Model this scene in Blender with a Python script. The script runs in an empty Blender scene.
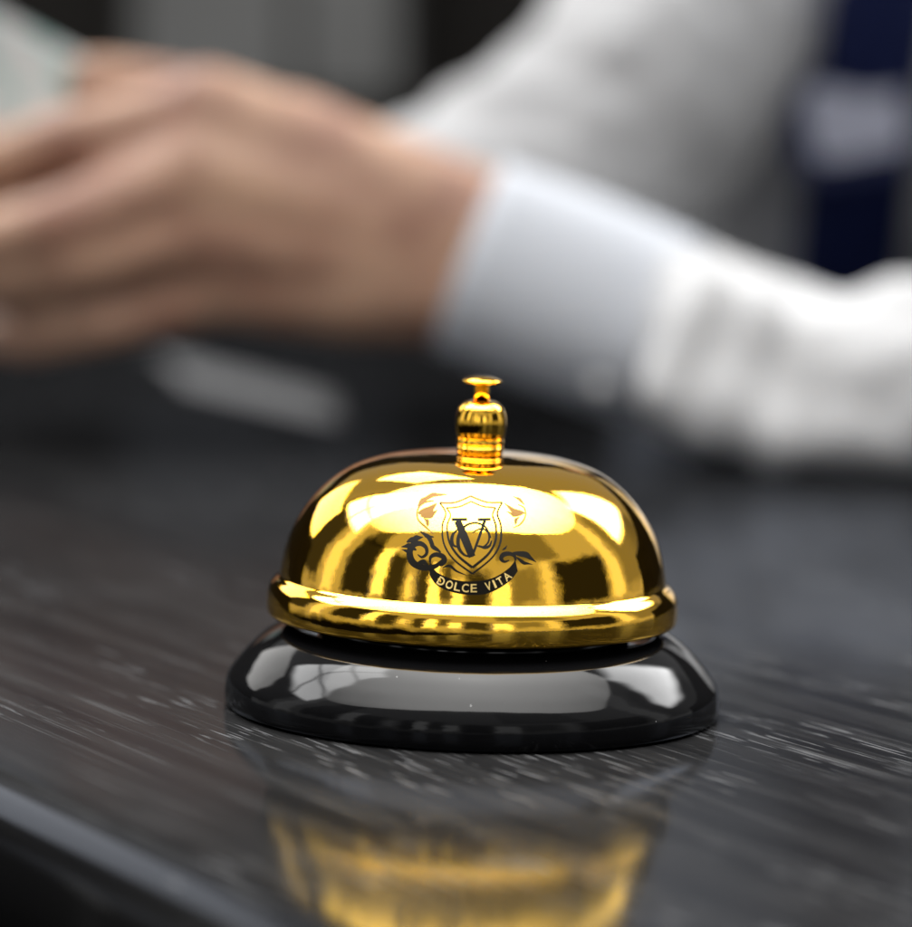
import bpy, bmesh, math, random
from mathutils import Vector, Matrix
random.seed(7)
PI = math.pi
R = math.radians

scene = bpy.context.scene
COL = scene.collection

# ------------------------------------------------------------------ camera
PW, PH = 912.0, 927.0
DIST, ELEV, ROLL = 0.55, R(10.2), R(1.8)
MMPX = 0.173e-3                     # metres per photo pixel at the bell
FPX = DIST / MMPX
CAM = Vector((0, -DIST * math.cos(ELEV), DIST * math.sin(ELEV)))
ox, oy = 472 - PW / 2, 707 - PH / 2
ca, sa = math.cos(ROLL), math.sin(ROLL)
offx, offy = ox * ca + oy * sa, -ox * sa + oy * ca
pitch = -ELEV + math.atan2(offy, FPX)
yaw = math.atan2(offx, FPX)        # turn left by yaw so the bell sits right of centre
fwd = Vector((-math.sin(yaw) * math.cos(pitch), math.cos(yaw) * math.cos(pitch), math.sin(pitch)))
rgt = fwd.cross(Vector((0, 0, 1))).normalized()
upv = rgt.cross(fwd).normalized()
camR = rgt * ca + upv * sa
camU = upv * ca - rgt * sa
cd = bpy.data.cameras.new('camera')
cam = bpy.data.objects.new('camera', cd)
COL.objects.link(cam)
M = Matrix((camR, camU, -fwd)).transposed().to_4x4()
M.translation = CAM
cam.matrix_world = M
cd.sensor_fit = 'HORIZONTAL'
cd.sensor_width = 36.0
cd.lens = FPX / PW * 36.0
cd.clip_start, cd.clip_end = 0.02, 60
cd.dof.use_dof = True
cd.dof.focus_distance = 0.519
cd.dof.aperture_fstop = (cd.lens / 1000) / 0.0148
scene.camera = cam

def ray(px, py):
    return (fwd * FPX + camR * (px - PW / 2) - camU * (py - PH / 2)).normalized()
def at(px, py, Y):
    d = ray(px, py)
    return CAM + d * ((Y * 0.783 - CAM.y) / d.y)
def ground(px, py, z=0.0):
    d = ray(px, py)
    return CAM + d * ((z - CAM.z) / d.z)

# ------------------------------------------------------------------ materials
def newmat(name):
    m = bpy.data.materials.new(name)
    m.use_nodes = True
    nt = m.node_tree
    return m, nt, nt.nodes['Principled BSDF']
def setp(b, **k):
    for n, v in k.items():
        b.inputs[n.replace('_', ' ')].default_value = v
def simple(name, col, rough=0.5, metal=0.0, spec=0.5, bump=0.0, bscale=400.0, var=0.0):
    m, nt, b = newmat(name)
    b.inputs['Base Color'].default_value = (*col, 1)
    b.inputs['Roughness'].default_value = rough
    b.inputs['Metallic'].default_value = metal
    b.inputs['Specular IOR Level'].default_value = spec
    tc = nt.nodes.new('ShaderNodeTexCoord')
    nz = nt.nodes.new('ShaderNodeTexNoise')
    nz.inputs['Scale'].default_value = bscale
    nz.inputs['Detail'].default_value = 5
    nt.links.new(tc.outputs['Object'], nz.inputs['Vector'])
    if bump:
        bp = nt.nodes.new('ShaderNodeBump')
        bp.inputs['Strength'].default_value = bump
        bp.inputs['Distance'].default_value = 0.001
        nt.links.new(nz.outputs['Fac'], bp.inputs['Height'])
        nt.links.new(bp.outputs['Normal'], b.inputs['Normal'])
    if var:
        cr = nt.nodes.new('ShaderNodeValToRGB')
        cr.color_ramp.elements[0].position = 0.3
        cr.color_ramp.elements[1].position = 0.7
        cr.color_ramp.elements[0].color = (*[c * (1 - var) for c in col], 1)
        cr.color_ramp.elements[1].color = (*[min(1, c * (1 + var)) for c in col], 1)
        nt.links.new(nz.outputs['Fac'], cr.inputs['Fac'])
        nt.links.new(cr.outputs['Color'], b.inputs['Base Color'])
    return m

class NB:
    """small node-math builder"""
    def __init__(s, nt): s.nt = nt
    def m(s, op, a, b=None, c=None, clamp=False):
        n = s.nt.nodes.new('ShaderNodeMath'); n.operation = op; n.use_clamp = clamp
        for i, v in enumerate((a, b, c)):
            if v is None: continue
            if isinstance(v, (int, float)): n.inputs[i].default_value = v
            else: s.nt.links.new(v, n.inputs[i])
        return n.outputs[0]
    def step(s, x, lo, hi):
        n = s.nt.nodes.new('ShaderNodeMapRange'); n.interpolation_type = 'SMOOTHSTEP'
        s.nt.links.new(x, n.inputs['Value'])
        n.inputs['From Min'].default_value = lo; n.inputs['From Max'].default_value = hi
        return n.outputs['Result']
    def box(s, x, lo, hi, soft):
        a = s.step(x, lo - soft, lo + soft); b = s.step(x, hi - soft, hi + soft)
        return s.m('MULTIPLY', a, s.m('SUBTRACT', 1.0, b))

# polished gold
def gold_mat():
    m, nt, b = newmat('polished_gold')
    setp(b, Metallic=1.0, Roughness=0.07)
    b.inputs['Base Color'].default_value = (0.96, 0.525, 0.030, 1)
    b.inputs['Specular Tint'].default_value = (1.0, 0.80, 0.30, 1)
    setp(b, Coat_Weight=0.85, Coat_Roughness=0.03, Coat_IOR=1.45)
    tc = nt.nodes.new('ShaderNodeTexCoord')
    n1 = nt.nodes.new('ShaderNodeTexNoise'); n1.inputs['Scale'].default_value = 90; n1.inputs['Detail'].default_value = 3
    n2 = nt.nodes.new('ShaderNodeTexNoise'); n2.inputs['Scale'].default_value = 2600; n2.inputs['Detail'].default_value = 2
    for n in (n1, n2): nt.links.new(tc.outputs['Object'], n.inputs['Vector'])
    k = NB(nt)
    h = k.m('ADD', k.m('MULTIPLY', n1.outputs['Fac'], 1.0), k.m('MULTIPLY', n2.outputs['Fac'], 0.030))
    bp = nt.nodes.new('ShaderNodeBump'); bp.inputs['Strength'].default_value = 0.35; bp.inputs['Distance'].default_value = 0.0004
    nt.links.new(h, bp.inputs['Height']); nt.links.new(bp.outputs['Normal'], b.inputs['Normal'])
    r = k.m('ADD', 0.03, k.m('MULTIPLY', k.step(n1.outputs['Fac'], 0.35, 0.75), 0.035))
    nt.links.new(r, b.inputs['Roughness'])
    return m
GOLD = gold_mat()
INSIDE_SHADE = simple('bell_inside_shade', (0.012, 0.010, 0.008), 0.6, 0.0, 0.2)  # dark colour stands for the shade inside the bell

def base_mat():
    m, nt, b = newmat('black_lacquer')
    b.inputs['Base Color'].default_value = (0.0025, 0.0025, 0.0027, 1)
    setp(b, Roughness=0.06)
    b.inputs['Specular IOR Level'].default_value = 0.12
    tc = nt.nodes.new('ShaderNodeTexCoord')
    n1 = nt.nodes.new('ShaderNodeTexNoise'); n1.inputs['Scale'].default_value = 120; n1.inputs['Detail'].default_value = 2
    nt.links.new(tc.outputs['Object'], n1.inputs['Vector'])
    bp = nt.nodes.new('ShaderNodeBump'); bp.inputs['Strength'].default_value = 0.09; bp.inputs['Distance'].default_value = 0.0004
    nt.links.new(n1.outputs['Fac'], bp.inputs['Height']); nt.links.new(bp.outputs['Normal'], b.inputs['Normal'])
    # dust specks
    v = nt.nodes.new('ShaderNodeTexVoronoi'); v.inputs['Scale'].default_value = 330
    nt.links.new(tc.outputs['Object'], v.inputs['Vector'])
    k = NB(nt)
    wn = nt.nodes.new('ShaderNodeTexWhiteNoise'); nt.links.new(v.outputs['Position'], wn.inputs['Vector'])
    sel = k.m('GREATER_THAN', wn.outputs['Value'], 0.86)
    spot = k.m('MULTIPLY', sel, k.m('LESS_THAN', v.outputs['Distance'], 0.045))
    mx = nt.nodes.new('ShaderNodeMix'); mx.data_type = 'RGBA'
    nt.links.new(spot, mx.inputs['Factor'])
    mx.inputs['A'].default_value = (0.0025, 0.0025, 0.0027, 1); mx.inputs['B'].default_value = (0.14, 0.14, 0.14, 1)
    nt.links.new(mx.outputs['Result'], b.inputs['Base Color'])
    return m
LACQ = base_mat()

def wood_mat(udir, vdir):
    """black stained open-pore wood, grain along the counter edge"""
    m, nt, b = newmat('black_stained_wood')
    k = NB(nt)
    tc = nt.nodes.new('ShaderNodeTexCoord')
    def dot(v):
        n = nt.nodes.new('ShaderNodeVectorMath'); n.operation = 'DOT_PRODUCT'
        nt.links.new(tc.outputs['Object'], n.inputs[0]); n.inputs[1].default_value = v
        return n.outputs['Value']
    u, v = dot(udir), dot(vdir)
    def noise(su, sv, detail=2, off=0.0):
        c = nt.nodes.new('ShaderNodeCombineXYZ')
        nt.links.new(k.m('MULTIPLY', u, su), c.inputs[0]); nt.links.new(k.m('MULTIPLY', v, sv), c.inputs[1])
        c.inputs[2].default_value = off
        n = nt.nodes.new('ShaderNodeTexNoise'); n.inputs['Scale'].default_value = 1.0; n.inputs['Detail'].default_value = detail
        nt.links.new(c.outputs[0], n.inputs['Vector'])
        return n.outputs['Fac']
    fine = noise(62, 1150, 1.0)
    fine2 = noise(24, 1900, 1.5, 4.0)
    streak = noise(5, 190, 4, 9.0)
    patch = noise(12, 30, 3, 2.0)
    gate = k.step(patch, 0.46, 0.62)
    pore = k.m('MULTIPLY', k.step(fine, 0.62, 0.67), gate)
    pore2 = k.m('MULTIPLY', k.m('MULTIPLY', k.step(fine2, 0.57, 0.66), 0.45), k.step(streak, 0.38, 0.60))
    pore_glints = k.m('MAXIMUM', pore, pore2)
    cr = nt.nodes.new('ShaderNodeValToRGB')
    cr.color_ramp.elements[0].color = (0.003, 0.003, 0.0032, 1); cr.color_ramp.elements[0].position = 0.3
    cr.color_ramp.elements[1].color = (0.010, 0.0098, 0.0096, 1); cr.color_ramp.elements[1].position = 0.75
    nt.links.new(streak, cr.inputs['Fac'])
    mx = nt.nodes.new('ShaderNodeMix'); mx.data_type = 'RGBA'
    nt.links.new(k.m('MULTIPLY', pore_glints, 0.42), mx.inputs['Factor'])
    nt.links.new(cr.outputs['Color'], mx.inputs['A']); mx.inputs['B'].default_value = (0.11, 0.11, 0.11, 1)  # real pores, painted lighter for the glints they catch
    rr = k.m('ADD', k.m('ADD', 0.08, k.m('MULTIPLY', streak, 0.05)), k.m('MULTIPLY', pore_glints, 0.2))
    h = k.m('SUBTRACT', k.m('MULTIPLY', streak, 0.35), k.m('MULTIPLY', pore_glints, 0.8))
    bp = nt.nodes.new('ShaderNodeBump'); bp.inputs['Strength'].default_value = 0.22; bp.inputs['Distance'].default_value = 0.00012
    nt.links.new(h, bp.inputs['Height'])
    # dull black stain below a lacquer film, tinted blue to grey the gold reflection
    nt.nodes.remove(b)
    out = nt.nodes['Material Output']
    df = nt.nodes.new('ShaderNodeBsdfDiffuse'); nt.links.new(mx.outputs['Result'], df.inputs['Color']); nt.links.new(bp.outputs['Normal'], df.inputs['Normal'])
    gl = nt.nodes.new('ShaderNodeBsdfGlossy'); gl.inputs['Color'].default_value = (0.34, 0.37, 0.435, 1)
    nt.links.new(rr, gl.inputs['Roughness']); nt.links.new(bp.outputs['Normal'], gl.inputs['Normal'])
    fr = nt.nodes.new('ShaderNodeFresnel'); fr.inputs['IOR'].default_value = 1.42; nt.links.new(bp.outputs['Normal'], fr.inputs['Normal'])
    ms = nt.nodes.new('ShaderNodeMixShader')
    nt.links.new(fr.outputs['Fac'], ms.inputs['Fac']); nt.links.new(df.outputs[0], ms.inputs[1]); nt.links.new(gl.outputs[0], ms.inputs[2])
    gl2 = nt.nodes.new('ShaderNodeBsdfGlossy'); gl2.inputs['Color'].default_value = (0.055, 0.057, 0.062, 1); gl2.inputs['Roughness'].default_value = 0.42
    nt.links.new(bp.outputs['Normal'], gl2.inputs['Normal'])
    mg = nt.nodes.new('ShaderNodeMixShader'); mg.inputs['Fac'].default_value = 0.26
    nt.links.new(gl.outputs[0], mg.inputs[1]); nt.links.new(gl2.outputs[0], mg.inputs[2])
    nt.links.new(mg.outputs[0], ms.inputs[2])
    nt.links.new(ms.outputs[0], out.inputs['Surface'])
    return m

# ------------------------------------------------------------------ object helpers
def obj(name, bm, mats, parent=None, smooth=True):
    me = bpy.data.meshes.new(name)
    bm.to_mesh(me); bm.free()
    if not isinstance(mats, (list, tuple)): mats = [mats]
    for m in mats: me.materials.append(m)
    if smooth:
        for p in me.polygons: p.use_smooth = True
    o = bpy.data.objects.new(name, me)
    COL.objects.link(o)
    if parent is not None: o.parent = parent
    return o
def thing(name, label, cat, loc=(0, 0, 0), group=None):
    o = bpy.data.objects.new(name, None)
    o.empty_display_size = 0.02
    COL.objects.link(o); o.location = loc
    o['label'] = label; o['category'] = cat
    if group: o['group'] = group
    return o
def tag(o, label, cat, group=None):
    o['label'] = label; o['category'] = cat
    if group: o['group'] = group
    return o
def catmull(pts, n=6):
    out = []
    for i in range(len(pts) - 1):
        p0 = pts[max(i - 1, 0)]; p1 = pts[i]; p2 = pts[i + 1]; p3 = pts[min(i + 2, len(pts) - 1)]
        for j in range(n):
            t = j / n
            out.append(tuple(0.5 * (2 * b + (c - a) * t + (2 * a - 5 * b + 4 * c - d) * t * t + (-a + 3 * b - 3 * c + d) * t ** 3)
                             for a, b, c, d in zip(p0, p1, p2, p3)))
    out.append(tuple(pts[-1]))
    return out
def lathe(profile, segs=160, mats=None, bm=None):
    """profile: (r, z) in metres, revolved round z"""
    bm = bm or bmesh.new()
    rings = []
    for r, z in profile:
        if r < 1e-7: rings.append([bm.verts.new((0, 0, z))])
        else: rings.append([bm.verts.new((r * math.cos(2 * PI * i / segs), r * math.sin(2 * PI * i / segs), z)) for i in range(segs)])
    for k in range(len(rings) - 1):
        a, b = rings[k], rings[k + 1]
        for i in range(segs):
            j = (i + 1) % segs
            if len(a) == 1 and len(b) == 1: continue
            if len(a) == 1: f = bm.faces.new((a[0], b[i], b[j]))
            elif len(b) == 1: f = bm.faces.new((a[i], b[0], a[j]))
            else: f = bm.faces.new((a[i], b[i], b[j], a[j]))
            if mats: f.material_index = mats[k]
    bmesh.ops.recalc_face_normals(bm, faces=bm.faces)
    return bm
def mm(pts): return [(a / 1000, b / 1000) for a, b in pts]

# ------------------------------------------------------------------ the counter
E0, E1 = ground(0, 806), ground(245, 927)
udir = (E0 - E1); udir.z = 0; udir.normalize()
vdir = Vector((udir.y, -udir.x, 0))
if vdir.x < 0: vdir = -vdir
WOOD = wood_mat(udir, vdir)
def counter():
    bm = bmesh.new()
    prof = [(0.64, -0.04), (0.64, 0.0), (0.60, 0.0), (0.40, 0), (0.2, 0), (0.1, 0), (0.03, 0), (0.0105, 0)]
    for a in range(15, 91, 15):
        prof.append((0.0105 - 0.0085 * math.sin(R(a)), -0.0085 + 0.0085 * math.cos(R(a))))
    prof += [(0.0021, -0.03), (0.004, -0.031), (0.004, -0.05), (0.012, -0.052), (0.012, -0.9), (0.60, -0.9), (0.60, -0.04)]
    us = [-1.2, -0.6, -0.3, -0.15, 0, 0.15, 0.3, 0.6, 1.2, 2.6]
    rows = [[bm.verts.new(E0 + udir * uu + vdir * v + Vector((0, 0, z))) for v, z in prof] for uu in us]
    n = len(prof)
    for a, b in zip(rows, rows[1:]):
        for i in range(n):
            bm.faces.new((a[i], b[i], b[(i + 1) % n], a[(i + 1) % n]))
    bm.faces.new(rows[0]); bm.faces.new(rows[-1])
    bmesh.ops.recalc_face_normals(bm, faces=bm.faces)
    o = obj('counter', bm, WOOD, smooth=True)
    for p in o.data.polygons:
        if abs(p.normal.z) > 0.999 or p.area > 0.01: p.use_smooth = False
    tag(o, 'black stained wooden counter top with visible grain and rounded edge', 'counter')
    return o
counter()

# ------------------------------------------------------------------ the bell
bell = thing('desk_bell', 'shiny gold domed call bell on a round black base standing on the counter', 'desk bell')

basep = mm([(0, 0.3), (36, 0.3), (41.4, 0.3)]) + mm(catmull([(41.6, 0.3), (42.3, 0.45), (42.6, 1.2), (42.63, 2.4), (42.52, 3.8), (42.25, 4.9), (41.7, 5.9), (40.8, 7.1), (39.2, 9.0), (37.0, 11.2), (34.4, 13.0), (32.2, 13.9), (30.8, 13.8), (30.2, 13.0)], 5))
basep += mm([(29.9, 12.2), (24, 11.8), (12, 11.6), (0, 11.6)])
base = obj('base', lathe(basep), LACQ, bell)
# bright inner ring that sits on the base under the dome
ring = obj('mechanism_ring', lathe(mm([(26.2, 11.9), (26.6, 12.4), (26.5, 14.8), (26.0, 15.2), (24.8, 15.2), (24.4, 14.8), (24.2, 11.9)])), LACQ, bell)
post = obj('centre_post', lathe(mm([(3.6, 11.7), (3.6, 13), (2.4, 13.5), (2.4, 42.2), (0, 42.2)]), 32), INSIDE_SHADE, bell)

DOME = catmull([(0.0, 45.25), (4.0, 45.2), (8.0, 45.05), (12.0, 44.75), (16.0, 44.1), (20.3, 42.7), (23.7, 40.7), (26.7, 38.0), (29.2, 34.8), (31.2, 31.2), (32.4, 27.6), (33.0, 24.6), (33.2, 23.1)], 8)
RIM = catmull([(33.2, 23.1), (33.5, 22.75), (34.1, 22.2), (34.75, 21.4), (35.15, 20.4), (35.32, 19.2), (35.35, 18.0), (35.25, 16.9), (34.95, 16.25), (34.4, 16.05)], 6)
INNER = [(33.6, 16.3), (33.5, 18), (33.0, 20.6), (31.6, 22.6), (31.0, 26), (29.4, 31), (27.0, 35.6), (24.0, 39), (19.6, 41.5), (15, 42.9), (8, 43.7), (0, 43.9)]
def lift_(pts): return [(r, 15.7 + (z - 16.05) * (44.1 - 15.7) / (45.25 - 16.05)) for r, z in pts]
DOME, RIM, INNER = lift_(DOME), lift_(RIM), lift_(INNER)
prof = mm(DOME + RIM[1:] + INNER)
nm = len(DOME) + len(RIM) - 2
# the dome sits a hair off centre on its post
dome = obj('bell_dome', lathe(prof, 192, [0] * nm + [1] * (len(prof) - 1 - nm)), [GOLD, INSIDE_SHADE], bell)
dome.location.x = -0.0005

neck = [(0, 43.4), (3.7, 43.4), (3.75, 44.1)] + catmull([(3.85, 44.1), (4.03, 44.6), (4.05, 45.0), (3.88, 45.35), (4.06, 45.75), (4.08, 46.1), (3.92, 46.5)], 6)
bulb = catmull([(3.92, 46.5), (4.1, 46.9), (4.28, 47.8), (4.38, 49.2), (4.25, 50.6), (3.8, 51.8), (3.0, 52.65), (2.2, 53.0), (1.6, 53.05)], 6)
collar = obj('collar', lathe(mm(neck + bulb[1:] + [(1.6, 52), (0, 52)]), 96), GOLD, bell)
cap = [(0, 52), (1.35, 52), (1.35, 55.95), (1.40, 56.0), (2.9, 56.02)] + catmull([(3.2, 56.1), (3.42, 56.3), (3.3, 56.6), (2.5, 56.95), (1.3, 57.25), (0, 57.35)], 6)
plunger = obj('push_button', lathe(mm(cap), 96), GOLD, bell)

# ---- emblem printed on the dome (laid on the real surface of the dome)
ALLP = DOME
def dome_r(z):
    zz = z * 1000
    for (r0, z0), (r1, z1) in zip(ALLP, ALLP[1:]):
        if z1 <= zz <= z0:
            t = (zz - z0) / (z1 - z0) if z1 != z0 else 0
            return (r0 + (r1 - r0) * t) / 1000
    return None
def on_dome(px, py, lift=0.00003):
    d = ray(px, py)
    t = DIST - 0.06
    hit = None
    step_ = 0.0006
    prev = None
    while t < DIST + 0.03:
        p = CAM + d * t
        r = dome_r(p.z)
        if r is not None and math.hypot(p.x + 0.0005, p.y) < r:
            lo, hi = t - step_, t
            for _ in range(18):
                mid = (lo + hi) / 2; q = CAM + d * mid; rq = dome_r(q.z)
                if rq is not None and math.hypot(q.x + 0.0005, q.y) < rq: hi = mid
                else: lo = mid
            hit = CAM + d * hi
            break
        t += step_
    if hit is None: return None
    # normal from profile slope
    z = hit.z; dr = (dome_r(min(z + 2e-4, 0.0452)) or 0) - (dome_r(z - 2e-4) or 0)
    a = math.atan2(hit.y, hit.x + 0.0005)
    n = Vector((math.cos(a), math.sin(a), -dr / 4e-4)).normalized()
    return hit + n * lift + Vector((0.0005, 0, 0))
# emblem coordinates: zoomed crop of 160x130 px at (390,480), 5.7 px per px
def E(x, y): return (390 + x / 5.7, 480 + y / 5.7)
class Emblem:
    def __init__(s): s.bm = bmesh.new()
    def quad_strip(s, A, B, mat, lift):
        va = [s.bm.verts.new(on_dome(*E(*p), lift)) for p in A]
        vb = [s.bm.verts.new(on_dome(*E(*p), lift)) for p in B]
        for i in range(len(A) - 1):
            try:
                f = s.bm.faces.new((va[i], va[i + 1], vb[i + 1], vb[i])); f.material_index = mat
            except ValueError: pass
    def stroke(s, pts, w, mat=0, lift=3e-5, n=8, closed=False, taper=True, sharp=False):
        """pts in emblem coords, w = width (number or list along the points)"""
        if not isinstance(w, (list, tuple)): w = [w] * len(pts)
        P = [(x, y, ww) for (x, y), ww in zip(pts, w)]
        if closed: P = P + [P[0]]
        C = P if sharp else catmull(P, n)
        if sharp:
            C2 = []
            for a, b in zip(P, P[1:]):
                for j in range(6): C2.append(tuple(q + (r_ - q) * j / 6 for q, r_ in zip(a, b)))
            C2.append(P[-1]); C = C2
        A, B = [], []
        for i, (x, y, ww) in enumerate(C):
            x0, y0, _ = C[max(i - 1, 0)]; x1, y1, _ = C[min(i + 1, len(C) - 1)]
            if closed and i in (0, len(C) - 1):
                x0, y0, _ = C[-2]; x1, y1, _ = C[1]
            dx, dy = x1 - x0, y1 - y0; L = math.hypot(dx, dy) or 1
            A.append((x - dy / L * ww / 2, y + dx / L * ww / 2)); B.append((x + dy / L * ww / 2, y - dx / L * ww / 2))
        s.quad_strip(A, B, mat, lift)
    def leaf(s, p0, p1, w, bend=0.0, mat=0, lift=3e-5):
        dx, dy = p1[0] - p0[0], p1[1] - p0[1]
        mid = ((p0[0] + p1[0]) / 2 - dy * bend, (p0[1] + p1[1]) / 2 + dx * bend)
        q1 = (p0[0] * .55 + mid[0] * .45, p0[1] * .55 + mid[1] * .45)
        q2 = (p1[0] * .4 + mid[0] * .6, p1[1] * .4 + mid[1] * .6)
        s.stroke([p0, q1, mid, q2, p1], [w * .25, w * .8, w, w * .62, 0.6], mat, lift, 5)
em = Emblem()
BLK, LIT, WASHED = 0, 1, 2
# shield, two outlines
outer = [(285, 130), (370, 128), (460, 92), (550, 126), (640, 128), (612, 190), (632, 262), (628, 360), (580, 445), (470, 535), (365, 455), (308, 365), (298, 262), (318, 190)]
inner = [(322, 160), (395, 152), (462, 122), (530, 150), (602, 158), (585, 200), (604, 266), (600, 350), (558, 425), (470, 500), (388, 432), (338, 352), (326, 262), (345, 200)]
def shield(pts, w):
    k = [0, 2, 4, 9]
    seq = pts + [pts[0]]
    segs_ = [[0, 1, 2], [2, 3, 4], [4, 5, 6, 7, 8, 9], [9, 10, 11, 12, 13, 14]]
    for sg in segs_:
        em.stroke([seq[i] for i in sg], [w[min(i, 13)] if i < 14 else w[0] for i in sg], WASHED if min(sg) < 4 else BLK, 3e-5, 8)
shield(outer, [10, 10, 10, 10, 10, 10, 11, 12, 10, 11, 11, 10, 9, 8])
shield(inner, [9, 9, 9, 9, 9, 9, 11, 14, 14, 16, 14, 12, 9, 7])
# monogram: V
em.stroke([(385, 232), (425, 330), (468, 438)], [40, 46, 40], BLK, 3e-5, 6)
em.stroke([(468, 436), (505, 335), (540, 232)], [14, 15, 18], BLK, 3.4e-5, 6)
em.stroke([(352, 226), (440, 224)], [16, 16], BLK, 3.4e-5, sharp=True)
em.stroke([(500, 226), (575, 224)], [15, 15], BLK, 3.4e-5, sharp=True)
# monogram: C and swirls
em.stroke([(575, 330), (545, 270), (490, 245), (430, 262), (392, 320), (392, 385), (425, 428), (470, 436)], [8, 11, 11, 13, 20, 20, 13, 8], BLK, 3.8e-5)
em.stroke([(392, 280), (362, 305), (352, 340), (362, 372), (388, 382)], [8, 14, 20, 14, 8], BLK, 3.6e-5)
em.stroke([(505, 375), (540, 386), (568, 375), (580, 345)], [8, 16, 14, 8], BLK, 3.6e-5)
em.stroke([(470, 300), (520, 278), (560, 300), (562, 350), (530, 382), (490, 372)], [7, 10, 11, 11, 10, 7], BLK, 3.6e-5)
# banner
ban_t = [(228, 462), (262, 520), (330, 556), (400, 574), (470, 578), (545, 570), (615, 545), (680, 500), (715, 455)]
ban_b = [(224, 540), (262, 596), (330, 632), (400, 650), (470, 656), (545, 650), (620, 620), (690, 570), (728, 520)]
em.quad_strip(catmull(ban_t, 6), catmull(ban_b, 6), BLK, 3e-5)
# folded ribbon ends
em.stroke([(228, 470), (232, 440), (262, 425), (300, 436), (312, 460), (292, 484), (262, 478)], [10, 18, 26, 30, 26, 18, 6], BLK, 3.4e-5)
em.stroke([(716, 460), (708, 432), (676, 420), (644, 428), (634, 450), (652, 466), (680, 458)], [10, 18, 24, 28, 22, 14, 6], BLK, 3.4e-5)
em.stroke([(300, 500), (340, 490), (380, 520), (440, 545)], [4, 16, 12, 3], BLK, 3.4e-5)
# right tail leaves
em.leaf((700, 415), (835, 470), 34, -0.12, BLK); em.leaf((720, 440), (815, 482), 20, 0.12, BLK); em.leaf((640, 400), (668, 372), 12, 0.1, BLK)
# left acanthus scroll (black)
em.stroke([(312, 440), (262, 490), (190, 500), (130, 470), (112, 415), (130, 372), (172, 362), (205, 385), (208, 420), (182, 440), (158, 425)], [8, 26, 34, 40, 36, 34, 28, 22, 18, 14, 6], BLK, 3.4e-5)
em.leaf((150, 400), (62, 382), 30, 0.18, BLK); em.leaf((120, 360), (190, 325), 34, -0.15, BLK); em.leaf((95, 355), (165, 335), 26, -0.1, BLK, 3.8e-5)
em.leaf((110, 420), (66, 396), 16, 0.1, BLK); em.leaf((150, 480), (225, 492), 30, -0.25, BLK, 3.8e-5)
em.leaf((255, 390), (160, 285), 26, 0.12, BLK); em.leaf((290, 412), (215, 335), 24, -0.1, BLK); em.leaf((250, 325), (178, 290), 16, -0.2, BLK)
# upper left scroll (brown: black print paled by the highlight)
em.stroke([(248, 308), (205, 270), (160, 225), (158, 170), (190, 130), (250, 118)], [4, 12, 10, 8, 12, 6], WASHED, 3.2e-5)
em.leaf((160, 190), (270, 130), 44, 0.12, WASHED); em.leaf((175, 205), (272, 170), 34, 0.15, WASHED, 3.6e-5); em.leaf((165, 130), (330, 82), 24, -0.12, WASHED); em.leaf((160, 150), (215, 90), 18, -0.1, WASHED)
em.leaf((215, 265), (190, 215), 22, 0.2, WASHED)
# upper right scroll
em.stroke([(705, 272), (745, 250), (772, 205), (765, 160), (730, 140)], [4, 10, 8, 7, 4], WASHED, 3.2e-5)
em.leaf((770, 190), (650, 130), 26, -0.12, WASHED); em.leaf((755, 195), (665, 178), 20, -0.15, WASHED, 3.6e-5); em.leaf((765, 140), (700, 92), 14, 0.1, WASHED); em.leaf((715, 255), (740, 208), 18, -0.2, WASHED)

# letters along the banner
def glyph_polys(ch):
    cu = bpy.data.curves.new('glyph', 'FONT'); cu.body = ch; cu.size = 1.0; cu.resolution_u = 4; cu.offset = 0.012
    o = bpy.data.objects.new('glyph', cu); COL.objects.link(o)
    dg = bpy.context.evaluated_depsgraph_get()
    me = bpy.data.meshes.new_from_object(o.evaluated_get(dg))
    b = bmesh.new(); b.from_mesh(me)
    bmesh.ops.triangulate(b, faces=b.faces)
    vs = [(v.co.x, v.co.y) for v in b.verts]; b.verts.index_update()
    fs = [[v.index for v in f.verts] for f in b.faces]
    b.free(); bpy.data.meshes.remove(me); bpy.data.objects.remove(o); bpy.data.curves.remove(cu)
    return vs, fs
mid = catmull([((a + c) / 2, (b + d) / 2) for (a, b), (c, d) in zip(ban_t, ban_b)], 10)
cum = [0.0]
for a, b in zip(mid, mid[1:]): cum.append(cum[-1] + math.hypot(b[0] - a[0], b[1] - a[1]))
def along(s_):
    for i in range(len(mid) - 1):
        if cum[i + 1] >= s_:
            t = (s_ - cum[i]) / (cum[i + 1] - cum[i])
            a, b = mid[i], mid[i + 1]
            dx, dy = b[0] - a[0], b[1] - a[1]; L = math.hypot(dx, dy)
            return (a[0] + dx * t, a[1] + dy * t), (dx / L, dy / L)
word = 'DOLCE VITA'
total = cum[-1]
s0, s1 = total * 0.135, total * 0.90
adv = {'D': 1, 'O': 1.02, 'L': .85, 'C': 1, 'E': .9, ' ': .75, 'V': .95, 'I': .55, 'T': .9, 'A': 1}
tot = sum(adv[c] for c in word); unit = (s1 - s0) / tot
s_ = s0
for ch in word:
    if ch != ' ':
        vs, fs = glyph_polys(ch)
        xs = [x for x, y in vs]; x0, x1 = min(xs), max(xs)
        wgl = unit * adv[ch] * (0.42 if ch == 'I' else 0.78)
        H = 46
        vv = []
        for x, y in vs:
            ss = s_ + unit * adv[ch] * (0.29 if ch == 'I' else 0.11) + (x - x0) / (x1 - x0) * wgl
            (cx, cy), (tx, ty) = along(ss)
            hh = (y / 0.69 - 0.5) * H
            vv.append(em.bm.verts.new(on_dome(*E(cx + ty * hh, cy - tx * hh), 6e-5)))
        for f in fs:
            try: em.bm.faces.new([vv[i] for i in f]).material_index = LIT
            except ValueError: pass
    s_ += unit * adv[ch]
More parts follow.
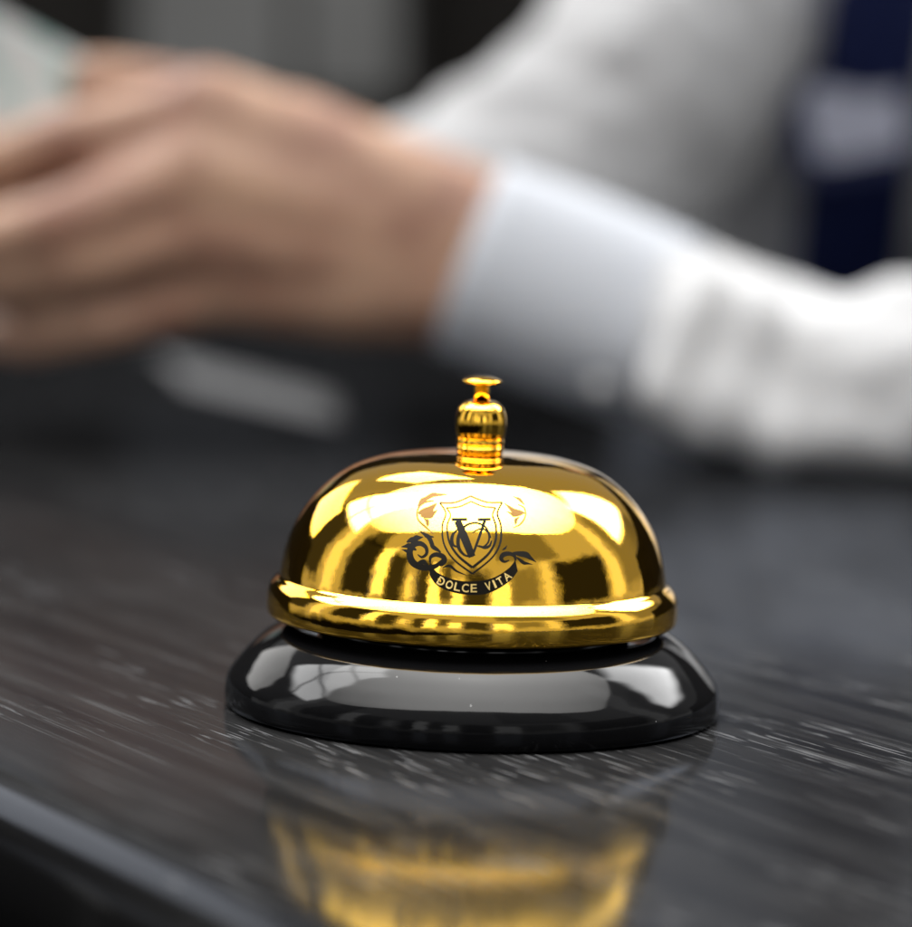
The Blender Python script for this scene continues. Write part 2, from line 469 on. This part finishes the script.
# the tiny line above the shield, paled like the upper scrolls
for i, x in enumerate((398, 420, 442, 455)): em.stroke([(x, 2), (x + 7, 14)], [4, 4], WASHED, 3e-5, sharp=True)
for f in em.bm.faces:
    f.normal_update()
    if f.normal.dot(ray(470, 540)) > 0: f.normal_flip()
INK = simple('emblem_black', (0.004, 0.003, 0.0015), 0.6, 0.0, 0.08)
WASHED_INK = simple('emblem_ink_washed', (0.16, 0.075, 0.008), 0.5, 0.0, 0.1)  # brown painted in where the bright reflection washes out the black print
LETTER = simple('emblem_letter_gold', (0.85, 0.62, 0.22), 0.3, 0.85)
emb = obj('emblem', em.bm, [INK, LETTER, WASHED_INK], dome)

# ------------------------------------------------------------------ solids from tapered capsules, fused into one skin
def capsule_mesh(bm, p0, r0, p1, r1, seg=18, rings=7):
    p0, p1 = Vector(p0), Vector(p1)
    ax = p1 - p0; L = ax.length
    ax = ax / L if L > 1e-6 else Vector((0, 0, 1))
    s = ax.orthogonal().normalized(); t = ax.cross(s)
    rows = []
    for i in range(rings + 1):
        a = -PI / 2 + (PI / 2) * i / rings
        rows.append((p0 + ax * (math.sin(a) * r0), math.cos(a) * r0))
    for i in range(rings + 1):
        a = (PI / 2) * i / rings
        rows.append((p1 + ax * (math.sin(a) * r1), math.cos(a) * r1))
    vr = []
    for c, r in rows:
        if r < 1e-5: vr.append([bm.verts.new(c)])
        else: vr.append([bm.verts.new(c + (s * math.cos(2 * PI * k / seg) + t * math.sin(2 * PI * k / seg)) * r) for k in range(seg)])
    for a, b in zip(vr, vr[1:]):
        for k in range(seg):
            j = (k + 1) % seg
            if len(a) == 1: bm.faces.new((a[0], b[j], b[k]))
            elif len(b) == 1: bm.faces.new((a[k], a[j], b[0]))
            else: bm.faces.new((a[k], a[j], b[j], b[k]))
def fused(name, caps, mat, parent, voxel=0.003, smooth=6, disp=None):
    bm = bmesh.new()
    for c in caps: capsule_mesh(bm, *c)
    bmesh.ops.recalc_face_normals(bm, faces=bm.faces)
    o = obj(name, bm, mat, parent)
    md = o.modifiers.new('remesh', 'REMESH'); md.mode = 'VOXEL'; md.voxel_size = voxel; md.use_smooth_shade = True
    sm = o.modifiers.new('smooth', 'SMOOTH'); sm.factor = 0.5; sm.iterations = smooth
    if disp:
        for sc_, st in disp:
            tx = bpy.data.textures.new('folds', 'CLOUDS'); tx.noise_scale = sc_; tx.noise_depth = 1
            dm = o.modifiers.new('folds', 'DISPLACE'); dm.texture = tx; dm.strength = st; dm.texture_coords = 'LOCAL'; dm.mid_level = 0.5
    dg = bpy.context.evaluated_depsgraph_get()
    me = bpy.data.meshes.new_from_object(o.evaluated_get(dg))
    o.modifiers.clear()
    old = o.data; o.data = me; bpy.data.meshes.remove(old); me.name = name
    for p in me.polygons: p.use_smooth = True
    return o
def chain(pts):
    return [(a[0], a[1], b[0], b[1]) for a, b in zip(pts, pts[1:])]

# ------------------------------------------------------------------ the person behind the counter
person = thing('person', 'person in white shirt and navy tie reaching one hand along the counter behind the bell', 'person', (0, 0, 0))
SKIN, nt, b = newmat('skin')
b.inputs['Base Color'].default_value = (0.40, 0.215, 0.135, 1)
setp(b, Roughness=0.5)
b.inputs['Subsurface Weight'].default_value = 0.15
b.inputs['Subsurface Scale'].default_value = 0.004
b.inputs['Subsurface Radius'].default_value = (1.0, 0.35, 0.2)
tc = nt.nodes.new('ShaderNodeTexCoord'); nz = nt.nodes.new('ShaderNodeTexNoise'); nz.inputs['Scale'].default_value = 35
nt.links.new(tc.outputs['Object'], nz.inputs['Vector'])
cr = nt.nodes.new('ShaderNodeValToRGB'); cr.color_ramp.elements[0].color = (0.29, 0.147, 0.100, 1); cr.color_ramp.elements[1].color = (0.50, 0.305, 0.205, 1)
cr.color_ramp.elements[0].position = 0.35; cr.color_ramp.elements[1].position = 0.65
nt.links.new(nz.outputs['Fac'], cr.inputs['Fac']); nt.links.new(cr.outputs['Color'], b.inputs['Base Color'])
SHIRT = simple('white_shirt', (0.49, 0.49, 0.495), 0.85, 0, 0.2, 0.3, 700)
CUFF = simple('shirt_cuff', (0.49, 0.51, 0.55), 0.8, 0, 0.2, 0.3, 900)

HY = 0.60
caps = []
w1, w2 = at(440, 222, HY), at(440, 274, HY + 0.002)
# wrist and forearm, two columns side by side so that the section is oval
caps += chain([(w1, .0225), (at(560, 270, .593), .019), (at(700, 345, .583), .018), (at(850, 378, .562), .019), (at(1030, 375, .55), .030)])
caps += chain([(w2, .0235), (at(560, 310, .595), .019), (at(700, 355, .585), .018), (at(850, 386, .564), .019), (at(1030, 380, .55), .030)])
# back of the hand: one bone per finger
kn = [at(205, 112, .585), at(195, 170, .575), at(205, 228, .578), at(235, 285, .588)]
for i, k_ in enumerate(kn):
    root = w1.lerp(w2, i / 3.0)
    caps += [(root, .0225, root.lerp(k_, .5), .0195), (root.lerp(k_, .5), .0195, k_, .0155 - .0008 * i)]
caps += [(kn[0], .0135, kn[1], .0135), (kn[1], .0135, kn[2], .0135), (kn[2], .0135, kn[3], .0125)]
caps += [(at(300, 168, .60), .023, at(300, 240, .605), .026), (at(360, 190, .60), .022, at(290, 155, .60), .021)]
# fingers: knuckle - middle joint - end joint - tip
fingers = [
    [(kn[0], .0125), (at(70, 138, .585), .0105), (at(-20, 165, .60), .0092), (at(-75, 190, .62), .0078)],
    [(kn[1], .0128), (at(60, 222, .562), .0108), (at(-40, 245, .585), .0094), (at(-95, 250, .61), .0080)],
    [(kn[2], .0122), (at(70, 262, .567), .0102), (at(-22, 285, .59), .0088), (at(-72, 288, .612), .0076)],
    [(kn[3], .0110), (at(100, 322, .582), .0092), (at(28, 338, .60), .0080), (at(-15, 335, .618), .0068)],
]
for f in fingers: caps += chain(f)
# thumb, on the far side of the hand, its tip laid over the paper
caps += chain([(at(390, 210, .612), .020), (at(270, 140, .632), .016), (at(165, 100, .635), .0125), (at(95, 84, .625), .0100)])
# torso and far arm under the shirt
SH_R, SH_L = at(735, -60, .98), at(1230, -30, .96)
caps += [(at(1030, 378, .548), .030, at(1120, 385, .548), .034), (at(1120, 385, .548), .034, at(1270, 180, .80), .044), (at(1270, 180, .80), .044, SH_L, .055)]
caps += [(at(900, 720, 1.35), .10, at(880, -40, 1.08), .105), (at(980, 720, 1.35), .10, at(1060, -40, 1.08), .105)]
caps += [(SH_R + Vector((.02, .05, 0)), .055, SH_L + Vector((-.02, .05, 0)), .055), (at(940, -40, 1.10), .06, at(930, -330, 1.08), .052)]
caps += chain([(SH_R, .046), (at(530, 230, .80), .030), (at(380, 235, .72), .026), (at(270, 215, .69), .022)])
fr = at(150, 165, .685)
caps += [(at(270, 200, .69), .021, at(150, 140, .675), .016), (at(270, 225, .69), .021, at(150, 195, .675), .016), (at(150, 140, .675), .014, at(150, 195, .675), .014)]
for i, (a_, b_, c_, d_) in enumerate([((150, 135), (75, 110), (20, 105), (-20, 110)), ((150, 155), (70, 140), (5, 140), (-40, 150)), ((150, 178), (75, 175), (15, 180), (-30, 190)), ((150, 198), (90, 205), (40, 215), (0, 222))]):
    caps += chain([(at(*a_, .675), .0125), (at(*b_, .665), .0105), (at(*c_, .66), .009), (at(*d_, .655), .0075)])
caps += chain([(at(215, 160, .68), .016), (at(150, 125, .655), .0115), (at(95, 90, .645), .0095)])
body = fused('body', caps, SKIN, person, 0.003, 5)

# shirt: torso, collar side and both sleeves as one garment
sc = []
sc += chain([(at(655, 318, .583), .0275), (at(720, 345, .575), .028), (at(790, 365, .568), .0265), (at(850, 372, .56), .028), (at(930, 374, .552), .031), (at(1110, 385, .545), .042)])
sc += chain([(at(655, 345, .59), .0255), (at(720, 372, .58), .026), (at(790, 385, .572), .027), (at(850, 395, .565), .0275), (at(930, 396, .56), .030), (at(1110, 390, .55), .042)])
# fold ridges across the sleeve
for x, top, bot, r_ in [(700, 285, 390, .010), (752, 312, 415, .012), (815, 330, 425, .012), (872, 322, 430, .012), (925, 320, 435, .013)]:
    sc.append((at(x + 6, top, .542), r_ * .7, at(x - 34, bot, .536), r_))
sc += [(at(1120, 385, .545), .047, at(1270, 180, .80), .056), (at(1270, 180, .80), .056, SH_L, .068)]
sc += [(at(900, 720, 1.35), .118, at(880, -40, 1.08), .122), (at(980, 720, 1.35), .118, at(1060, -40, 1.08), .122)]
sc += [(SH_R + Vector((.02, .05, 0)), .066, SH_L + Vector((-.02, .05, 0)), .066)]
sc += chain([(SH_R, .060), (at(640, 95, .88), .050), (at(530, 215, .80), .045), (at(400, 232, .735), .036)])
sc += [(at(650, 60, .86), .034, at(570, 120, .83), .036), (at(560, 120, .82), .03, at(500, 175, .79), .034)]
shirt = fused('shirt', sc, SHIRT, person, 0.003, 14, [(0.036, 0.010), (0.018, 0.002)])

# cuff: a stiff oval band with an open end and a button
def cuff_mesh(c0, c1, up0, up1, ry0, ry1, rx0, rx1, th=0.0022, seg=72):
    bm = bmesh.new()
    def ring(c, ax, up, rv, rd):
        dep = ax.cross(up).normalized()
        return [bm.verts.new(c + up * (math.cos(2 * PI * i / seg) * rv) + dep * (math.sin(2 * PI * i / seg) * rd)) for i in range(seg)]
    ax = (c1 - c0).normalized()
    u0 = (up0 - ax * up0.dot(ax)).normalized(); u1 = (up1 - ax * up1.dot(ax)).normalized()
    rows = []
    N = 10
    for k in range(N + 1):
        t = k / N
        bul = 0.0012 * math.sin(PI * t)
        rows.append(ring(c0.lerp(c1, t), ax, u0.lerp(u1, t).normalized(), ry0 + (ry1 - ry0) * t + bul, rx0 + (rx1 - rx0) * t + bul))
    inn = [ring(c0.lerp(c1, t), ax, u0, ry0 + (ry1 - ry0) * t - th, rx0 + (rx1 - rx0) * t - th) for t in (1.0, 0.5, 0.0)]
    allr = rows + inn + [rows[0]]
    for a, b2 in zip(allr, allr[1:]):
        for i in range(seg):
            j = (i + 1) % seg
            bm.faces.new((a[i], a[j], b2[j], b2[i]))
    bmesh.ops.recalc_face_normals(bm, faces=bm.faces)
    return bm
cu0, cu1 = at(470, 255, .592), at(672, 334, .585)
upz = (at(485, 165, .592) - at(452, 345, .592)).normalized()
cuff = obj('cuff', cuff_mesh(cu0, cu1, upz, upz, .0315, .0305, .0265, .0285), CUFF, shirt)
bmb = bmesh.new(); capsule_mesh(bmb, at(600, 385, .563), .0038, at(600, 385, .5615), .0038, 16, 4)
obj('cuff_button', bmb, simple('button_pearl', (.5, .5, .5), .4), cuff)

# tie down the shirt front
def strip(rows, thick=0.003, n=5):
    """rows: (left point, right point); slightly crowned band with thickness"""
    bm = bmesh.new(); fr_, bk = [], []
    for l, r_ in rows:
        f_, g_ = [], []
        for i in range(n):
            t = i / (n - 1); p = l.lerp(r_, t) + Vector((0, -0.004 * math.sin(PI * t), 0))
            f_.append(bm.verts.new(p)); g_.append(bm.verts.new(p + Vector((0, thick, 0))))
        fr_.append(f_); bk.append(g_)
    for a, b2 in zip(fr_, fr_[1:]):
        for i in range(n - 1): bm.faces.new((a[i], a[i + 1], b2[i + 1], b2[i]))
    for a, b2 in zip(bk, bk[1:]):
        for i in range(n - 1): bm.faces.new((a[i], b2[i], b2[i + 1], a[i + 1]))
    for k_ in range(len(fr_) - 1):
        bm.faces.new((fr_[k_][0], fr_[k_ + 1][0], bk[k_ + 1][0], bk[k_][0]))
        bm.faces.new((fr_[k_][-1], bk[k_][-1], bk[k_ + 1][-1], fr_[k_ + 1][-1]))
    bmesh.ops.recalc_face_normals(bm, faces=bm.faces)
    return bm
def tie_y(y): return 1.08 + .27 * (y + 40) / 760 - .222
TIEY = tie_y(118)
tie_rows = []
for y, xl, xr in [(-230, 880, 940), (-150, 862, 945), (-60, 850, 938), (0, 838, 928), (60, 828, 918), (130, 818, 908), (200, 810, 900), (260, 803, 893), (330, 800, 888), (430, 800, 886), (520, 845, 850)]:
    tie_rows.append((at(xl - 9, y, tie_y(y)), at(xr + 9, y, tie_y(y))))
NAVY = simple('navy_silk', (0.008, 0.015, 0.075), 0.6, 0, 0.35, 0.2, 900, 0.15)
tie = obj('tie', strip(tie_rows), NAVY, person)

# badge hanging in front of the tie
badge = thing('name_badge', 'pale name badge with navy border hanging over the navy tie', 'badge', at(848, 118, TIEY - .012))
def rounded_panel(cx, cy, w, h, Y, rad, thick, tilt=0.0, origin=Vector()):
    bm = bmesh.new(); pts = []
    for qx, qy, a0 in ((1, -1, -90), (1, 1, 0), (-1, 1, 90), (-1, -1, 180)):
        for a in range(0, 91, 15):
            x = qx * (w / 2 - rad) + rad * math.cos(R(a0 + a)); y = qy * (h / 2 - rad) + rad * math.sin(R(a0 + a))
            pts.append((cx + x * math.cos(tilt) - y * math.sin(tilt), cy + x * math.sin(tilt) + y * math.cos(tilt)))
    f_ = [bm.verts.new(at(x, y, Y) - origin) for x, y in pts]
    g_ = [bm.verts.new(at(x, y, Y + thick) - origin) for x, y in pts]
    bm.faces.new(f_); bm.faces.new(g_[::-1])
    for i in range(len(f_)):
        j = (i + 1) % len(f_); bm.faces.new((f_[i], g_[i], g_[j], f_[j]))
    bmesh.ops.recalc_face_normals(bm, faces=bm.faces)
    return bm
bo = badge.location.copy()
obj('holder', rounded_panel(850, 118, 132, 118, TIEY - .012, 30, .003, R(-8), bo), NAVY, badge, False)
obj('card', rounded_panel(856, 117, 96, 78, TIEY - .0135, 16, .0012, R(-10), bo), simple('badge_card', (0.52, 0.54, 0.66), .5), badge, False)

# ------------------------------------------------------------------ paper slip and grey streak
def paper_mat(name, base, ink):
    m, nt, b = newmat(name); setp(b, Roughness=0.7)
    tc = nt.nodes.new('ShaderNodeTexCoord'); n = nt.nodes.new('ShaderNodeTexNoise'); n.inputs['Scale'].default_value = 90; n.inputs['Detail'].default_value = 3
    nt.links.new(tc.outputs['Object'], n.inputs['Vector'])
    cr = nt.nodes.new('ShaderNodeValToRGB')
    cr.color_ramp.elements[0].position = .44; cr.color_ramp.elements[1].position = .56
    cr.color_ramp.elements[0].color = (*ink, 1); cr.color_ramp.elements[1].color = (*base, 1)
    nt.links.new(n.outputs['Fac'], cr.inputs['Fac']); nt.links.new(cr.outputs['Color'], b.inputs['Base Color'])
    return m
def sheet(corners, nu=12, nv=8, curl=0.0, thick=0.0006):
    bm = bmesh.new(); a, b_, c, d = corners
    nrm = (b_ - a).cross(d - a).normalized()
    V = [[], []]
    for side in (0, 1):
        for i in range(nu + 1):
            row = []
            for j in range(nv + 1):
                s_, t = i / nu, j / nv
                p = a.lerp(b_, s_).lerp(d.lerp(c, s_), t) + nrm * (curl * math.sin(PI * s_) - side * thick)
                row.append(bm.verts.new(p))
            V[side].append(row)
    for side in (0, 1):
        for i in range(nu):
            for j in range(nv):
                q = (V[side][i][j], V[side][i + 1][j], V[side][i + 1][j + 1], V[side][i][j + 1])
                bm.faces.new(q if side == 0 else q[::-1])
    edge = [V[0][i][0] for i in range(nu + 1)] + [V[0][nu][j] for j in range(1, nv + 1)] + [V[0][i][nv] for i in range(nu - 1, -1, -1)] + [V[0][0][j] for j in range(nv - 1, 0, -1)]
    edg2 = [V[1][i][0] for i in range(nu + 1)] + [V[1][nu][j] for j in range(1, nv + 1)] + [V[1][i][nv] for i in range(nu - 1, -1, -1)] + [V[1][0][j] for j in range(nv - 1, 0, -1)]
    for k_ in range(len(edge)):
        j = (k_ + 1) % len(edge); bm.faces.new((edge[k_], edge[j], edg2[j], edg2[k_]))
    bmesh.ops.recalc_face_normals(bm, faces=bm.faces)
    return bm
p = obj('paper_slip', sheet([at(-150, -70, .635), at(92, 62, .625), at(60, 150, .618), at(-170, 90, .628)], curl=.004),
        paper_mat('printed_paper', (0.68, 0.67, 0.66), (0.36, 0.52, 0.49)))
tag(p, 'white slip of paper with pale green print held by the hand at left', 'paper')
g = lambda x, y, z=0.0006: ground(x, y, z)
p = obj('grey_streak', sheet([g(150, 352), g(185, 385), g(345, 425), g(335, 395)], curl=.0015), paper_mat('streak_grey', (0.11, 0.11, 0.114), (0.085, 0.085, 0.088)))  # thin sheet that draws the grey streak below the hand
tag(p, 'thin grey streak lying flat on the counter below the hand', 'paper')

# ------------------------------------------------------------------ background wall with cabinet
WY = 2.6
bm = bmesh.new()
c4 = [Vector((-3.5, 2.04, -1.2)), Vector((3.5, 2.04, -1.2)), Vector((3.5, 2.04, 0.85)), Vector((-3.5, 2.04, 0.85))]
bm.faces.new([bm.verts.new(c) for c in c4])
wall = obj('back_wall', bm, simple('dark_wall', (0.020, 0.018, 0.016), 0.8, 0, 0.2, 0, 3, 0.35), smooth=False)
wall['kind'] = 'structure'
cab = thing('wall_cabinet', 'blurred pale grey two door cabinet on the dark wall behind the hand', 'cabinet', at(270, 20, WY - .1))
co = cab.location.copy()
GREY = simple('grey_panel', (0.19, 0.19, 0.186), .6, 0, .3, 0, 6, .15)
GREY2 = simple('grey_frame', (0.05, 0.049, 0.047), .6, 0, .3)
obj('carcass', rounded_panel(268, -60, 278, 330, WY - .16, 4, .15, 0, co), GREY2, cab, False)
d1 = obj('door', rounded_panel(212, -62, 150, 310, WY - .166, 4, .005, 0, co), GREY, cab, False)
d2 = obj('door', rounded_panel(350, -62, 94, 310, WY - .166, 4, .005, 0, co), GREY, cab, False)

# ------------------------------------------------------------------ light
def area(name, loc, target, sx, sy, radiance, col=(1, 1, 1)):
    ld = bpy.data.lights.new(name, 'AREA'); ld.shape = 'RECTANGLE'; ld.size = sx; ld.size_y = sy
    ld.energy = radiance * PI * sx * sy; ld.color = col
    o = bpy.data.objects.new(name, ld); COL.objects.link(o); o.location = loc
    o.rotation_euler = (Vector(target) - Vector(loc)).to_track_quat('-Z', 'Y').to_euler()
    return o
sb = area('softbox', (-0.03, -0.02, 0.52), (-0.03, -0.02, 0), 1.0, 0.52, 4.8, (1, 0.985, 0.96))
sb.data.shape = 'ELLIPSE'; sb.data.spread = R(96)
area('overhead_lamp', (-0.35, 1.15, 1.30), (0.0, 0.6, 0.05), 0.5, 0.5, 10.0, (1, 0.985, 0.96))
area('edge_highlight_light', (-1.05, 1.15, 0.72), (0, 0.1, 0.0), 0.75, 0.5, 3.4, (1, 0.985, 0.96))  # added area light that puts a highlight on the counter's rounded edge

world = bpy.data.worlds.new('World'); scene.world = world; world.use_nodes = True
nt = world.node_tree; bg = nt.nodes['Background']
k = NB(nt)
tc = nt.nodes.new('ShaderNodeTexCoord'); sx = nt.nodes.new('ShaderNodeSeparateXYZ')
nt.links.new(tc.outputs['Generated'], sx.inputs[0])
X, Y, Z = sx.outputs
DEG = 180 / PI
az = k.m('MULTIPLY', k.m('ARCTAN2', X, k.m('MULTIPLY', Y, -1.0)), DEG)     # 0 behind the camera, + to the right
el = k.m('MULTIPLY', k.m('ARCSINE', Z), DEG)
# wobble so that the stripes are not ruler straight
nz = nt.nodes.new('ShaderNodeTexNoise'); nz.inputs['Scale'].default_value = 7; nz.inputs['Detail'].default_value = 4
nt.links.new(tc.outputs['Generated'], nz.inputs['Vector'])
wob = k.m('MULTIPLY', k.m('SUBTRACT', nz.outputs['Fac'], 0.5), 14.0)
azw = k.m('ADD', az, wob)
nz2 = nt.nodes.new('ShaderNodeTexNoise'); nz2.inputs['Scale'].default_value = 16; nz2.inputs['Detail'].default_value = 3
nt.links.new(tc.outputs['Generated'], nz2.inputs['Vector'])
wob2 = k.m('MULTIPLY', k.m('SUBTRACT', nz2.outputs['Fac'], 0.5), 7.0)
azw = k.m('ADD', az, k.m('MULTIPLY', wob2, 0.8))
elw = k.m('ADD', el, k.m('ADD', k.m('MULTIPLY', wob, 0.7), k.m('MULTIPLY', wob2, 0.8)))
def patch(a0, a1, e0, e1, sa_=2.5, se_=3.0):
    return k.m('MULTIPLY', k.box(azw, a0, a1, sa_), k.box(elw, e0, e1, se_))
# the room as a soft mid tone, darker furniture and people in it, and a few bright openings
room = k.m('MULTIPLY', k.box(elw, -3, 66, 5), 0.60)
for a0, a1, e0, e1, dk in [(-131, -106, 2, 52, .93), (-84, -64, 2, 40, .96), (-80, -66, 36, 60, .85), (-54, -42, 0, 34, .93), (-33, -26, 0, 30, .9), (-20, -13, 6, 34, .8), (-4, 10, 0, 26, .92),
                           (16, 60, 33, 64, .60), (24, 40, 6, 26, .55), (53, 89, 2, 29, .97), (104, 142, 4, 46, .55)]:
    room = k.m('MULTIPLY', room, k.m('SUBTRACT', 1.0, k.m('MULTIPLY', patch(a0, a1, e0, e1), dk)))
bright = None
for a0, a1, e0, e1, v_ in [(-101, -91, 0, 46, .8), (-63, -55, 4, 38, 1.7), (-40, -35, 4, 22, .8), (-26, -20, 2, 30, 2.2), (-12, -6, 2, 20, 1.8), (11, 22, 2, 20, 1.6), (44, 50, 2, 30, .5), (92, 101, 2, 58, .7)]:
    q = k.m('MULTIPLY', patch(a0, a1, e0, e1, 1.5, 2.5), v_)
    bright = q if bright is None else k.m('ADD', bright, q)
stripes = k.m('ADD', room, bright)
upper = k.m('MULTIPLY', k.step(elw, 55, 72), 0.55)
floor_ = 0.004
# back half stays dim
back = k.step(k.m('ABSOLUTE', az), 118, 140)
upper = k.m('MULTIPLY', upper, k.m('SUBTRACT', 1.0, k.m('MULTIPLY', back, 0.5)))
stripes = k.m('MULTIPLY', stripes, k.m('SUBTRACT', 1.0, k.m('MULTIPLY', back, 0.45)))
azq = k.m('ADD', az, k.m('MULTIPLY', wob, 0.06)); elq = k.m('ADD', el, k.m('MULTIPLY', wob, 0.06))
# window with panes high at the left, and a brighter one at the right
wl = k.m('MULTIPLY', k.box(azq, -128, -96, 1.6), k.box(elq, 36, 66, 1.6))
bars = k.m('MAXIMUM', k.box(azq, -113.2, -111.4, .5), k.m('MAXIMUM', k.box(elq, 45, 46.2, .4), k.box(elq, 56, 57.2, .4)))
wl = k.m('MULTIPLY', wl, k.m('SUBTRACT', 1.0, k.m('MULTIPLY', bars, 0.75)))
wr = k.m('MULTIPLY', k.box(azq, 114, 142, 3.0), k.box(elq, 26, 52, 3.0))
tot_ = k.m('ADD', k.m('ADD', stripes, upper), k.m('ADD', floor_, k.m('ADD', k.m('MULTIPLY', wl, 16.0), k.m('MULTIPLY', wr, 18.0))))
nt.links.new(tot_, bg.inputs['Color'])
bg.inputs['Strength'].default_value = 1.0
world.cycles.sampling_method = 'MANUAL'; world.cycles.sample_map_resolution = 2048

# ------------------------------------------------------------------ render settings
scene.render.engine = 'CYCLES'
scene.view_settings.view_transform = 'Standard'
scene.view_settings.look = 'None'
scene.view_settings.exposure = 0
scene.cycles.use_denoising = True
try: scene.cycles.denoiser = 'OPENIMAGEDENOISE'
except Exception: pass
scene.cycles.max_bounces = 8
scene.cycles.sample_clamp_indirect = 6
scene.cycles.blur_glossy = 0.3
